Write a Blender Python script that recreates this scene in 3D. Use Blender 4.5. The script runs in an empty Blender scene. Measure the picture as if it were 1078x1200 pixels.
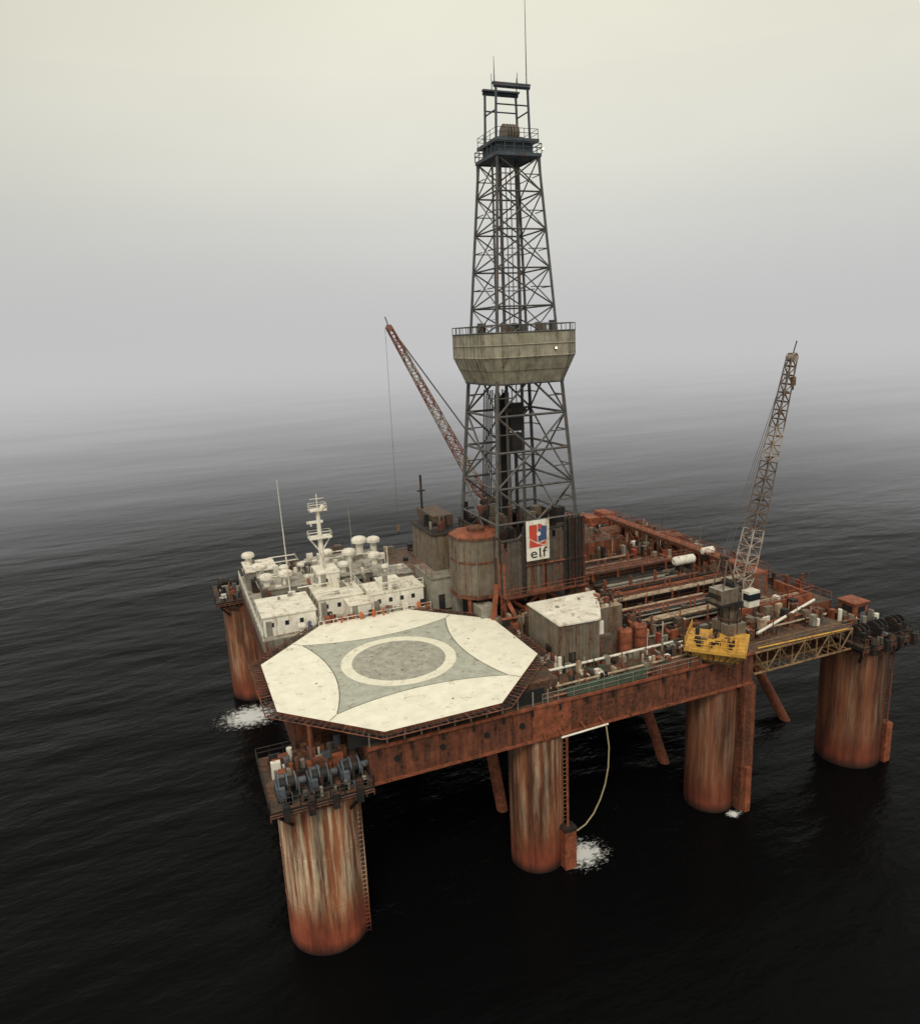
import bpy, math, random
from mathutils import Vector, Matrix
random.seed(7)
S=bpy.context.scene
COL=bpy.context.collection
# ------------------------------------------------------------------ materials
def nd(nt,t,**k):
    n=nt.nodes.new(t)
    for a,b in k.items(): setattr(n,a,b)
    return n
def ramp(nt,stops,fac):
    r=nd(nt,"ShaderNodeValToRGB"); e=r.color_ramp.elements
    while len(e)<len(stops): e.new(.5)
    for i,(p,c) in enumerate(stops):
        e[i].position=p; e[i].color=(c[0],c[1],c[2],1) if isinstance(c,(tuple,list)) else (c,c,c,1)
    nt.links.new(fac,r.inputs[0]); return r.outputs[0]
def noise(nt,vec,scale,detail=5,rough=.6,sc=(1,1,1),loc=(0,0,0)):
    m=nd(nt,"ShaderNodeMapping"); m.inputs['Scale'].default_value=sc; m.inputs['Location'].default_value=loc
    nt.links.new(vec,m.inputs[0]); n=nd(nt,"ShaderNodeTexNoise")
    n.inputs['Scale'].default_value=scale; n.inputs['Detail'].default_value=detail; n.inputs['Roughness'].default_value=rough
    nt.links.new(m.outputs[0],n.inputs['Vector']); return n.outputs[0]
def mix(nt,f,a,b,mode='MIX'):
    m=nd(nt,"ShaderNodeMix"); m.data_type='RGBA'; m.blend_type=mode
    for s,v in ((m.inputs[0],f),(m.inputs[6],a),(m.inputs[7],b)):
        if hasattr(v,'links'): nt.links.new(v,s)
        elif isinstance(v,(tuple,list)): s.default_value=(v[0],v[1],v[2],1)
        else: s.default_value=v
    return m.outputs[2]
def base(name):
    m=bpy.data.materials.new(name); m.use_nodes=True; nt=m.node_tree
    b=nt.nodes["Principled BSDF"]; tc=nd(nt,"ShaderNodeTexCoord"); return m,nt,b,tc.outputs['Object']
RUST=(.15,.058,.028)
def paint(name,col,rough=.65,var=.3,rust=0.0,rcol=RUST,sc=.5,streak=False,bump=0,metal=0):
    m,nt,b,v=base(name)
    n1=noise(nt,v,sc*1.7,4,.65,(1,1,1),(3,7,1))
    lo=tuple(c*(1-var) for c in col); hi=tuple(min(1,c*(1+var*.5)) for c in col)
    c=ramp(nt,[(.3,lo),(.68,hi)],n1)
    if rust>0:
        n2=noise(nt,v,sc*2.2,6,.7,(1,1,.12) if streak else (1,1,1),(11,2,5))
        f=ramp(nt,[(.62-rust*.35,0.0),(.74-rust*.3,1.0)],n2)
        n3=noise(nt,v,sc*6,3,.6)
        rc=ramp(nt,[(.35,tuple(x*.45 for x in rcol)),(.65,tuple(x*1.5 for x in rcol))],n3)
        c=mix(nt,f,c,rc)
    nt.links.new(c,b.inputs['Base Color']); b.inputs['Roughness'].default_value=rough; b.inputs['Metallic'].default_value=metal
    b.inputs['Specular IOR Level'].default_value=.3
    if bump:
        bp=nd(nt,"ShaderNodeBump"); bp.inputs['Strength'].default_value=bump; bp.inputs['Distance'].default_value=.08
        nt.links.new(noise(nt,v,1.2,4),bp.inputs['Height']); nt.links.new(bp.outputs[0],b.inputs['Normal'])
    return m
def column_mat(name,tan,dark=1.0):
    m,nt,b,v=base(name)
    s1=noise(nt,v,.55,6,.65,(1,1,.07),(2,4,0)); s2=noise(nt,v,1.6,6,.7,(1,1,.05),(9,1,0)); p=noise(nt,v,.35,5,.7,(1,1,.6),(5,5,2))
    c=ramp(nt,[(.34,(.10,.038,.022)),(.49,(.26,.085,.038)),(.64,(.40,.15,.068))],s1)
    tn=ramp(nt,[(.3,(.46,.31,.18)),(.7,(.76,.63,.46))],p)
    f=ramp(nt,[(.46,0.0),(.60,1.0)],s2)
    sx=nd(nt,"ShaderNodeSeparateXYZ"); nt.links.new(v,sx.inputs[0])
    ad=nd(nt,"ShaderNodeMath",operation='MULTIPLY_ADD'); nt.links.new(s1,ad.inputs[0]); ad.inputs[1].default_value=5; nt.links.new(sx.outputs[2],ad.inputs[2])
    def mr(a,b_,o):
        r=nd(nt,"ShaderNodeMapRange"); r.inputs[1].default_value=a; r.inputs[2].default_value=b_; nt.links.new(o,r.inputs[0]); return r.outputs[0]
    g=mr(5.5,9.5,ad.outputs[0])
    mm=nd(nt,"ShaderNodeMath",operation='MULTIPLY'); nt.links.new(f,mm.inputs[0]); nt.links.new(g,mm.inputs[1])
    m2=nd(nt,"ShaderNodeMath",operation='MULTIPLY'); nt.links.new(mm.outputs[0],m2.inputs[0]); m2.inputs[1].default_value=tan
    c=mix(nt,m2.outputs[0],c,tn)
    red=ramp(nt,[(.3,(.20,.044,.024)),(.7,(.38,.095,.045))],p)
    g2=mr(4.2,7.4,ad.outputs[0]); c=mix(nt,g2,red,c)
    wet=mr(.1,1.3,sx.outputs[2]); c=mix(nt,wet,(.03,.012,.008),c)
    dk=ramp(nt,[(.36,.34*dark),(.56,1.0*dark)],noise(nt,v,.62,5,.7,(1,1,.12),(1,8,3)))
    c=mix(nt,1.0,c,dk,'MULTIPLY')
    nt.links.new(c,b.inputs['Base Color']); b.inputs['Roughness'].default_value=.7
    bp=nd(nt,"ShaderNodeBump"); bp.inputs['Strength'].default_value=.3; bp.inputs['Distance'].default_value=.06
    nt.links.new(s2,bp.inputs['Height']); nt.links.new(bp.outputs[0],b.inputs['Normal'])
    return m
M={}
M['colA']=column_mat("weathered_column_paint",1.0,1.1)
M['colB']=column_mat("rusted_column_paint",.6,.95)
M['colD']=column_mat("dark_rusted_column_paint",.3,.66)
M['hull']=paint("rusty_hull_paint",(.22,.076,.042),rust=.55,rcol=(.092,.040,.026),sc=.45,streak=True,var=.5,bump=.2)
M['hull2']=paint("orange_primer",(.31,.095,.050),rust=.4,sc=.6,var=.45)
M['deck']=paint("grimy_deck_plate",(.085,.062,.048),rust=.5,rcol=(.13,.065,.04),sc=.35,var=.6)
M['deckg']=paint("grey_deck_plate",(.38,.36,.31),rust=.35,rcol=(.16,.10,.07),sc=.4,var=.4)
M['dark']=paint("dark_machinery",(.025,.025,.025),rust=.3,rcol=(.08,.035,.02),var=.4,rough=.6)
M['blue']=paint("blue_grey_machinery",(.11,.13,.155),rust=.3,rcol=(.1,.055,.035),var=.5,rough=.55)
M['derr']=paint("derrick_steel",(.105,.108,.108),rust=.3,rcol=(.13,.085,.06),var=.4,rough=.6)
M['crown']=paint("crown_blue_steel",(.07,.088,.105),rust=.15,var=.4,rough=.6)
M['wind']=paint("windwall_sheeting",(.35,.325,.25),rust=.3,rcol=(.2,.165,.12),sc=.5,streak=True,var=.35)
M['sub']=paint("drill_floor_wall",(.10,.085,.07),rust=.45,rcol=(.14,.065,.04),sc=.6,streak=True,var=.45)
M['grey']=paint("grey_cladding",(.28,.265,.225),rust=.25,rcol=(.14,.10,.06),sc=.5,streak=True,var=.3)
M['grey2']=paint("brown_grey_cladding",(.19,.16,.125),rust=.35,rcol=(.14,.08,.045),sc=.5,streak=True,var=.35)
M['white']=paint("white_cabin_paint",(.82,.79,.70),rust=.2,rcol=(.36,.25,.15),sc=.6,streak=True,var=.18)
M['roof']=paint("pale_roof_paint",(.80,.76,.66),rust=.26,rcol=(.46,.37,.26),sc=.4,var=.2)
M['heli']=paint("helideck_white",(.88,.85,.72),rust=.16,rcol=(.68,.62,.49),sc=.35,var=.12,rough=.85,bump=.3)
M['helig']=paint("helideck_grey",(.46,.47,.40),rust=.35,rcol=(.38,.37,.31),sc=.5,var=.2,rough=.9)
M['helic']=paint("helideck_centre",(.42,.41,.35),rust=.4,rcol=(.30,.28,.24),sc=.6,var=.3,rough=.9)
M['line']=paint("black_marking",(.16,.16,.13),var=.4)
M['ring']=paint("ring_cream",(.84,.81,.67),rust=.14,rcol=(.58,.50,.37),sc=.6,var=.12)
M['yel']=paint("crane_yellow",(.66,.37,.07),rust=.34,rcol=(.35,.16,.05),var=.3)
M['yel2']=paint("dirty_yellow_steel",(.26,.17,.085),rust=.45,rcol=(.14,.075,.04),var=.4)
M['red']=paint("red_paint",(.34,.07,.045),rust=.3,var=.35)
M['green']=paint("green_canvas",(.07,.11,.08),rust=.25,var=.4)
M['glass']=paint("window_glass",(.02,.025,.03),rough=.15,var=.1)
M['tanp']=paint("tan_pipe",(.45,.35,.25),rust=.3,var=.35)
M['rustp']=paint("rusty_pipe",(.17,.075,.042),rust=.4,rcol=(.075,.035,.024),var=.5,sc=1)
M['rope']=paint("steel_rope",(.12,.12,.12),var=.1)
M['hose']=paint("loading_hose",(.40,.34,.21),var=.2)
M['letter']=paint("faded_lettering",(.085,.038,.026),rust=.6,rcol=(.17,.065,.038),sc=1.6,var=.4)
M['logored']=paint("logo_red",(.55,.07,.045),var=.15)
M['logoblue']=paint("logo_blue",(.05,.09,.2),var=.15)
M['black']=paint("black_paint_and_gap_shade",(.02,.02,.02),var=.1)
M['boomw']=paint("boom_offwhite",(.40,.35,.30),rust=.4,var=.2)
M['boomr']=paint("boom_red",(.28,.13,.10),rust=.3,var=.2)
M['boomd']=paint("boom_brown_grey",(.15,.125,.105),rust=.35,var=.3)
m,nt,bs,v=base("lit_lamp"); bs.inputs['Base Color'].default_value=(1,.8,.5,1); bs.inputs['Emission Color'].default_value=(1,.72,.36,1); bs.inputs['Emission Strength'].default_value=5; M['lamp']=m
# ------------------------------------------------------------------ mesh builder
class MB:
    def __init__(s,name,parent=None): s.n=name; s.v=[]; s.f=[]; s.m=[]; s.sm=[]; s.ml=[]; s.p=parent
    def mi(s,k):
        if k not in s.ml: s.ml.append(k)
        return s.ml.index(k)
    def add(s,vs,fs,k,smooth=False):
        o=len(s.v); s.v+= [tuple(x) for x in vs]; i=s.mi(k)
        for f in fs: s.f.append([o+a for a in f]); s.m.append(i); s.sm.append(smooth)
    def box(s,x0,x1,y0,y1,z0,z1,k,rot=0,top=None):
        cx,cy=(x0+x1)/2,(y0+y1)/2; c,sn=math.cos(rot),math.sin(rot); vs=[]
        for z in (z0,z1):
            for x,y in ((x0,y0),(x1,y0),(x1,y1),(x0,y1)):
                dx,dy=x-cx,y-cy; vs.append((cx+dx*c-dy*sn,cy+dx*sn+dy*c,z))
        s.add(vs,[(0,3,2,1),(0,1,5,4),(1,2,6,5),(2,3,7,6),(3,0,4,7)],k); s.add(vs[4:],[(0,1,2,3)],top or k)
    def prism(s,poly,z0,z1,k,top=None,poly2=None,cap=True):
        n=len(poly); p2=poly2 or poly; vs=[(x,y,z0) for x,y in poly]+[(x,y,z1) for x,y in p2]
        s.add(vs,[(i,(i+1)%n,n+(i+1)%n,n+i) for i in range(n)],k)
        if cap:
            s.add(vs[n:],[tuple(range(n))],top or k); s.add(vs[:n],[tuple(reversed(range(n)))],k)
    def cyl(s,p,q,r,k,n=10,r2=None,caps=True,smooth=True):
        p=Vector(p); q=Vector(q); d=(q-p).normalized(); a=Vector((0,0,1)) if abs(d.z)<.9 else Vector((1,0,0))
        u=d.cross(a).normalized(); w=d.cross(u); r2=r if r2 is None else r2; vs=[]
        for c,rr in ((p,r),(q,r2)):
            for i in range(n):
                t=2*math.pi*i/n; vs.append(c+u*math.cos(t)*rr+w*math.sin(t)*rr)
        s.add(vs,[(i,n+i,n+(i+1)%n,(i+1)%n) for i in range(n)],k,smooth)
        if caps: s.add(vs,[tuple(range(n)),tuple(reversed(range(n,2*n)))],k)
    def beam(s,p,q,w,k): s.cyl(p,q,w*.7071,k,4,smooth=False)
    def dome(s,c,r,h,k,n=12,rings=4):
        vs=[];fs=[]
        for j in range(rings):
            a=math.pi/2*j/rings
            for i in range(n):
                t=2*math.pi*i/n; vs.append((c[0]+r*math.cos(a)*math.cos(t),c[1]+r*math.cos(a)*math.sin(t),c[2]+h*math.sin(a)))
        vs.append((c[0],c[1],c[2]+h))
        for j in range(rings-1):
            for i in range(n): fs.append((j*n+i,j*n+(i+1)%n,(j+1)*n+(i+1)%n,(j+1)*n+i))
        for i in range(n): fs.append(((rings-1)*n+i,(rings-1)*n+(i+1)%n,rings*n))
        s.add(vs,fs,k,True)
    def rail(s,pts,k,h=1.1,sp=1.8,w=.07,closed=False,mid=True):
        P=[Vector(p) for p in pts]
        if closed: P.append(P[0])
        for a,b in zip(P,P[1:]):
            n=max(1,int((b-a).length/sp))
            for i in range(n+1):
                c=a.lerp(b,i/n); s.beam(c,c+Vector((0,0,h)),w,k)
            for hh in ((h,h*.55) if mid else (h,)): s.beam(a+Vector((0,0,hh)),b+Vector((0,0,hh)),w*.85,k)
    def tube(s,pts,r,k,n=6):
        for a,b in zip(pts,pts[1:]): s.cyl(a,b,r,k,n,caps=False)
    def done(s):
        me=bpy.data.meshes.new(s.n); me.from_pydata(s.v,[],s.f)
        for k in s.ml: me.materials.append(M[k])
        me.polygons.foreach_set('material_index',s.m); me.polygons.foreach_set('use_smooth',s.sm); me.update()
        o=bpy.data.objects.new(s.n,me); COL.objects.link(o)
        if s.p: o.parent=s.p
        return o
def empty(n):
    e=bpy.data.objects.new(n,None); COL.objects.link(e); return e
def text(body,size,loc,rot,k,name,parent,extr=.01,sx=1):
    c=bpy.data.curves.new(name,'FONT'); c.body=body; c.size=size; c.extrude=extr; c.align_x='CENTER'; c.space_character=1.1
    t=bpy.data.objects.new("tmp",c); COL.objects.link(t); bpy.context.view_layer.update()
    me=bpy.data.meshes.new_from_object(t); bpy.data.objects.remove(t); me.materials.clear(); me.materials.append(M[k])
    me.transform(Matrix.Translation(loc)@Matrix.Rotation(rot[2],4,'Z')@Matrix.Rotation(rot[0],4,'X')@Matrix.Diagonal((sx,1,1,1)))
    o=bpy.data.objects.new(name,me); COL.objects.link(o); o.parent=parent; return o
W=57.87; DZ=20.5
# ------------------------------------------------------------------ hull
H=empty("semi_submersible_hull")
for i,(x,y,r,k) in enumerate([(0,0,4.0,'colA'),(24,0,3.0,'colB'),(48.3,0,3.0,'colD'),(72,0,4.0,'colD'),(0,W,4.0,'colB'),(24,W,3,'colB'),(48,W,3,'colB'),(72,W,4,'colB')]):
    b=MB("column_%d"%(i+1),H); b.cyl((x,y,-4),(x,y,17.3 if r==4 else 16.6),r,k,56)
    b.cyl((x,y,16.2),(x,y,16.55),r+.12,'hull',56)
    for z in (5.2,10.6): b.cyl((x,y,z),(x,y,z+.07),r+.03,k,56)
    a=math.radians(-38 if x<70 else -60); lx,ly=x+(r+.25)*math.cos(a),y+(r+.25)*math.sin(a)
    for s_ in (-.25,.25): b.beam((lx+s_,ly,0),(lx+s_,ly,16.2),.07,k)
    for z in range(0,32): b.beam((lx-.25,ly,z*.5+.2),(lx+.25,ly,z*.5+.2),.045,k)
    b.done()
b=MB("fender_caissons",H)
b.box(25.6,27.0,-3.6,-2.5,-2,4.8,'hull2'); b.box(25.5,27.1,-3.7,-2.4,4.8,5.1,'dark'); b.beam((26.3,-3,5),(26.3,-3,16.4),.22,'hull2')
b.box(49.9,51.6,-3.7,-1.6,-2,16.6,'hull'); b.box(50.3,51.1,-4.15,-3.7,-2,6.0,'hull2')
b.box(74.3,75.4,-3.9,-2.7,-2,5.6,'hull2'); b.beam((74.9,-3.4,5),(74.9,-3.4,17),.25,'hull')
for z in range(1,16): b.box(49.86,51.64,-3.74,-1.56,z*1.0,z+.08,'hull')
b.done()
b=MB("deck_box",H)
poly=[(4.7,-3),(51.6,-3),(51.6,.8),(67.2,.8),(67.2,5),(73,5),(73,53),(67,53),(67,60.9),(5,60.9),(5,53),(-1,53),(-1,5),(4.7,5)]
b.prism(poly,16.5,DZ,'hull',top='deck')
b.box(4.6,51.7,-3.22,-3.0,20.25,20.55,'hull2'); b.box(4.6,51.7,-3.18,-3.0,16.45,16.7,'hull2')
for i in range(24):
    x=6+i*2
    if not 21<x<50: b.box(x,x+.12,-3.10,-3.0,16.7,20.25,'hull')
for x in (7.5,12.2,17,21): b.cyl((x,-3.16,18.7),(x,-2.9,18.7),.3,'black',14)
for x in (28,32.5,40,44.5): b.box(x,x+.1,-3.06,-3.0,16.7,20.25,'hull')
b.box(22.2,26.8,-3.1,-3.0,16.7,20.2,'hull2')
for i in range(14):
    x=5.5+i*3.3; b.box(x,x+.25,-3.35,-3.22,19.6,20.3,'dark')
b.done()
b=MB("diagonal_braces",H)
for x,y0,y1 in ((24,9.4,16.5),(48.5,9.2,20.5),(71.5,10.5,27)):
    d=(y1-y0)/16.5
    b.cyl((x,y0-d*4,-4),(x,y1,16.6),.72,'hull2',16); b.cyl((x,W-y0+d*4,-4),(x,W-y1,16.6),.72,'hull2',16)
b.done()
text("DEEPSEA  DRILLER",2.5,(37.6,-3.05,17.5),(math.pi/2,0,0),'letter',"hull_lettering",H,extr=.02,sx=1.05)
b=MB("hose_boom",H); b.beam((24.8,-4.5,17.1),(30.6,-4.3,17.1),.18,'roof')
for x in (25.2,28,30.3): b.beam((x,-4.4,17.1),(x,-3.0,17.4),.15,'hull2')
b.tube([(30.3,-4.4,17),(30.6,-4.5,14.5),(30.5,-4.5,12),(30.1,-4.5,10),(29.5,-4.5,8.4),(28.7,-4.4,6.8),(27.8,-4.2,5.6),(26.9,-3.9,4.9)],.085,'hose',8); b.done()
b=MB("truss_walkway",H)
for y in (-3.1,-1.3):
    for z in (17.6,20.3): b.beam((51.7,y,z),(67.4,y,z),.24,'yel2')
    n=8
    for i in range(n):
        x0=51.7+i*15.7/n; x1=51.7+(i+1)*15.7/n
        b.beam((x0,y,17.6 if i%2 else 20.3),(x1,y,20.3 if i%2 else 17.6),.16,'yel2'); b.beam((x1,y,17.6),(x1,y,20.3),.12,'yel2')
for i in range(16): b.beam((52+i,-3.1,17.6),(52+i,.9,17.6),.14,'yel2')
b.box(51.7,67.4,-3.05,.75,20.35,20.45,'deck'); b.rail([(51.8,-3,20.45),(67.3,-3,20.45)],'yel2',w=.08); b.beam((52,-3.2,20.9),(66.5,-3.2,20.5),.16,'yel'); b.done()
def winch(b,cx,cy,z,s=1.0,k='blue'):
    b.box(cx-1.1*s,cx+1.1*s,cy-1.3*s,cy+1.3*s,z,z+.25,'dark')
    b.cyl((cx-.8*s,cy,z+1.15*s),(cx+.8*s,cy,z+1.15*s),.6*s,'dark',16)
    for dx in (-.85,-.05,.8): b.cyl((cx+dx*s,cy,z+1.15*s),(cx+(dx+.12)*s,cy,z+1.15*s),1.0*s,k,18)
    for dx in (-1.05,.98):
        b.prism([(cx+dx*s,cy-1*s),(cx+(dx+.14)*s,cy-1*s),(cx+(dx+.14)*s,cy+1*s),(cx+dx*s,cy+1*s)],z+.25,z+1.3*s,k)
    b.box(cx-.5*s,cx+.4*s,cy+.9*s,cy+1.6*s,z+.25,z+1.2*s,k); b.cyl((cx+1.1*s,cy+.3*s,z+.9*s),(cx+1.9*s,cy+.3*s,z+.9*s),.35*s,k,12)
    b.box(cx-.9*s,cx-.3*s,cy-1.5*s,cy-1.0*s,z+.2,z+1.5*s,k); b.cyl((cx+.1*s,cy-1.3*s,z+.2),(cx+.1*s,cy-1.3*s,z+1.7*s),.16,'dark',8)
def corner(name,x0,x1,y0,y1,zt,face,k='blue'):
    e=empty(name); b=MB("platform",e); b.box(x0,x1,y0,y1,zt-.5,zt,'dark',top='deck'); b.box(x0+.6,x1-.6,y0+.6,y1-.6,zt-1.1,zt-.5,'dark')
    b.rail([(x0,y0,zt),(x1,y0,zt),(x1,y1,zt),(x0,y1,zt)],'dark',closed=True,w=.08,sp=1.3)
    b.rail([(x0,y0,zt-.9),(x1,y0,zt-.9)],'rustp',w=.1,h=.6,sp=.7)
    for x in (x0+.3,x1-.3):
        for y in (y0+.3,y1-.3): b.beam((x,y,zt-.4),((x0+x1)/2+(x-(x0+x1)/2)*.6,(y0+y1)/2+(y-(y0+y1)/2)*.6,zt-3.2),.22,'dark')
    for i in range(4):
        x=x0+1.4+i*(x1-x0-2.8)/3; b.box(x-.3,x+.3,y0-.5 if face<0 else y1,y0 if face<0 else y1+.5,zt-1,zt+.5,'dark')
    b.done()
    for i in range(3):
        w=MB("winch_%d"%(i+1),e); winch(w,x0+1.9+i*(x1-x0-3.4)/2.05,y0+2.4 if face<0 else y1-2.4,zt,.95,k); w.done()
    c=MB("platform_fittings",e)
    for i in range(44):
        x=random.uniform(x0+.5,x1-1.2); y=random.uniform(y0+4.2,y1-.8) if face<0 else random.uniform(y0+.3,y1-4.8)
        kk=random.choice(['dark','hull2','grey','blue','hull','rustp','white','rustp'])
        if i%4: c.box(x,x+random.uniform(.2,1.1),y,y+random.uniform(.2,.9),zt,zt+random.uniform(.4,1.8),kk)
        else: c.cyl((x,y,zt),(x,y,zt+random.uniform(.8,2)),random.uniform(.1,.35),kk,10)
    for i in range(18):
        x=random.uniform(x0+.4,x1-.8); y=(y0+.5) if face<0 else (y1-.8); c.box(x,x+random.uniform(.2,.5),y,y+.4,zt,zt+random.uniform(.4,1.3),random.choice(['blue','dark','grey','rustp']))
    c.done(); return e
corner("anchor_winch_platform",-5.0,4.5,-5.1,4.6,17.8,-1)
corner("anchor_winch_platform",67.3,77.2,-5.0,4.8,18.3,-1,'dark')
corner("anchor_winch_platform",-5.2,4.8,53.4,63.2,18.3,1,'dark')
corner("anchor_winch_platform",67.2,77.2,53.2,63,18.3,1,'dark')
b=MB("winch_control_cabin"); b.box(73.4,75.8,1.6,4.2,18.3,20.8,'hull2',top='tanp'); b.box(73.2,76,1.4,4.4,20.8,20.95,'hull2'); b.box(73.34,73.4,2,3.6,19.5,20.4,'glass'); b.box(74,75.2,1.54,1.6,19.5,20.4,'glass'); b.done()
b=MB("winch_control_cabin"); b.box(0,2.6,56,59,18.3,21.6,'hull2',top='white'); b.box(-.2,2.8,55.8,59.2,21.6,21.8,'hull2',top='tanp'); b.box(.5,2,55.94,56,20,21,'glass'); b.box(-.06,0,56.6,58.4,20,21,'glass'); b.done()
# ------------------------------------------------------------------ helideck
HD=empty("helideck"); cx,cy,hz=12.2,10.5,22.5
def octo(r,ph=22.5): return [(cx+r*math.cos(math.radians(ph+45*i)),cy+r*math.sin(math.radians(ph+45*i))) for i in range(8)]
b=MB("landing_deck",HD); b.prism(octo(15.9),hz-.45,hz,'hull',top='heli'); b.done()
b=MB("deck_markings",HD)
pts=[]
for q in range(4):
    a0=math.radians(45+90*q); a1=math.radians(135+90*q); p0=Vector((13.2*math.cos(a0),13.2*math.sin(a0))); p1=Vector((13.2*math.cos(a1),13.2*math.sin(a1)))
    md=(a0+a1)/2; n=Vector((math.cos(md),math.sin(md)))
    for i in range(14):
        t=i/14; s_=1-(2*t-1)**2; p=p0.lerp(p1,t)-n*(1.75*s_); pts.append((cx+p.x,cy+p.y))
n=len(pts); b.add([(x,y,hz+.004) for x,y in pts],[tuple(range(n))],'helig')
for i in range(n):
    p=Vector(pts[i]); q=Vector(pts[(i+1)%n]); d=(q-p).normalized(); u=Vector((-d.y,d.x))*.06
    b.add([(p.x-u.x,p.y-u.y,hz+.008),(q.x-u.x,q.y-u.y,hz+.008),(q.x+u.x,q.y+u.y,hz+.008),(p.x+u.x,p.y+u.y,hz+.008)],[(0,1,2,3)],'line')
def annulus(r0,r1,z,k,n=72):
    vs=[]
    for i in range(n):
        t=2*math.pi*i/n; vs+=[(cx+r0*math.cos(t),cy+r0*math.sin(t),z),(cx+r1*math.cos(t),cy+r1*math.sin(t),z)]
    b.add(vs,[(2*i,2*i+1,(2*i+3)%(2*n),(2*i+2)%(2*n)) for i in range(n)],k)
annulus(5.35,6.6,hz+.012,'ring')
b.add([(cx+5.35*math.cos(2*math.pi*i/72),cy+5.35*math.sin(2*math.pi*i/72),hz+.012) for i in range(72)],[tuple(range(72))],'helic')
for a in (45,135,225,315):
    a=math.radians(a); d=Vector((math.cos(a),math.sin(a))); u=Vector((-d.y,d.x))*.05; p=Vector((cx,cy))+d*13.3; q=Vector((cx,cy))+d*14.6
    b.add([(p.x-u.x,p.y-u.y,hz+.008),(q.x-u.x,q.y-u.y,hz+.008),(q.x+u.x,q.y+u.y,hz+.008),(p.x+u.x,p.y+u.y,hz+.008)],[(0,1,2,3)],'line')
for r_,a_ in ((3.2,20),(3.4,140),(2.8,260),(9.5,10),(10,190),(11.8,280),(12.2,120)):
    a_=math.radians(a_); x,y=cx+r_*math.cos(a_),cy+r_*math.sin(a_); b.box(x-.09,x+.09,y-.09,y+.09,hz+.013,hz+.05,'line')
b.done()
b=MB("safety_net",HD); o1=octo(15.95); o2=octo(17.2)
for i in range(8):
    a,c=Vector((*o1[i],hz-.1)),Vector((*o1[(i+1)%8],hz-.1)); d,e=Vector((*o2[i],hz-.05)),Vector((*o2[(i+1)%8],hz-.05))
    b.beam(d,e,.1,'hull'); b.beam(a.lerp(d,.5),c.lerp(e,.5),.05,'dark')
    for j in range(19):
        t=j/18; b.beam(a.lerp(c,t),d.lerp(e,t),.09 if j%3==0 else .05,'hull')
        t2=min(1,t+1/18); b.beam(a.lerp(c,t),d.lerp(e,t2),.035,'dark'); b.beam(a.lerp(c,t2),d.lerp(e,t),.035,'dark')
b.done()
b=MB("support_frame",HD)
for x in [4.9+1.75*i for i in range(12)]:
    b.beam((x,-2.9,DZ),(x,-2.9,hz-.45),.12,'grey')
b.box(3,24,-2.4,-2.2,DZ,hz-.45,'black')  # black sheet standing in for the shade in the gap below the helideck
for x in (0,6,12,18,24):
    for y in (1,8,15,22): b.beam((x,y,17.8 if x<5 and y<5 else DZ),(x,y,hz-.45),.35,'hull')
b.box(-.9,-.7,5,24.5,DZ,hz-.45,'hull'); b.box(22,26.5,-1,17,DZ,hz-.5,'deck')
b.done()
# ------------------------------------------------------------------ accommodation
AC=empty("accommodation_block")
b=MB("upper_deck",AC); b.box(-1.2,21.5,24.6,54,DZ,22,'grey',top='deckg'); b.rail([(-1.1,24.8,22),(-1.1,53.8,22)],'white'); b.done()
def cabin(b,x0,x1,y0,y1,z0,z1,k='white',top='roof',win=True):
    b.box(x0,x1,y0,y1,z0,z1,k); b.box(x0-.15,x1+.15,y0-.15,y1+.15,z1,z1+.14,top)
    if win:
        n=int((x1-x0)/1.7)
        for i in range(n):
            x=x0+.8+i*(x1-x0-1)/max(1,n); b.box(x,x+.5,y0-.04,y0,z1-1.35,z1-.75,'glass')
        n=int((y1-y0)/2)
        for i in range(n):
            y=y0+.8+i*(y1-y0-1)/max(1,n); b.box(x0-.04,x0,y,y+.5,z1-1.35,z1-.75,'glass')
    b.box(x0+.3,x0+1.05,y0-.05,y0,z0,z0+2,'grey')
    for i in range(int((x1-x0)*(y1-y0)/9)):
        x=random.uniform(x0+.2,x1-.9); y=random.uniform(y0+.2,y1-.9); b.box(x,x+random.uniform(.2,.8),y,y+random.uniform(.2,.8),z1+.141,z1+random.uniform(.3,.9),random.choice(['white','grey','roof','deckg']))
b=MB("cabins",AC)
cabin(b,-.8,5.9,26,33.5,22,24.5)
cabin(b,7,13.2,29.5,36,22,24.4); cabin(b,13.6,21.0,26.6,31.5,22,24.9); cabin(b,10.5,13.5,26.3,29.3,22,24.0,'white','roof',False); cabin(b,15.2,18,27.5,30,25.05,26.0,'white','roof',False)
cabin(b,1,7,36.5,44,22,24.6,'grey','deckg'); cabin(b,9,20,38,50,22,24.4,'grey','deckg'); cabin(b,16.5,21.4,32.5,37,22,25.2,'grey','deckg')
cabin(b,-.5,4,46,52,22,24.8,'grey','roof'); cabin(b,8.2,11.2,34.5,38.8,24.55,26.4,'white','roof')
b.done()
b=MB("roof_vents",AC)
def mush(x,y,z,r,h):
    b.cyl((x,y,z),(x,y,z+h),r*.5,'white',12); b.cyl((x,y,z+h),(x,y,z+h+.35*r),r,'white',16); b.dome((x,y,z+h+.35*r),r,r*.45,'roof',16)
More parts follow.
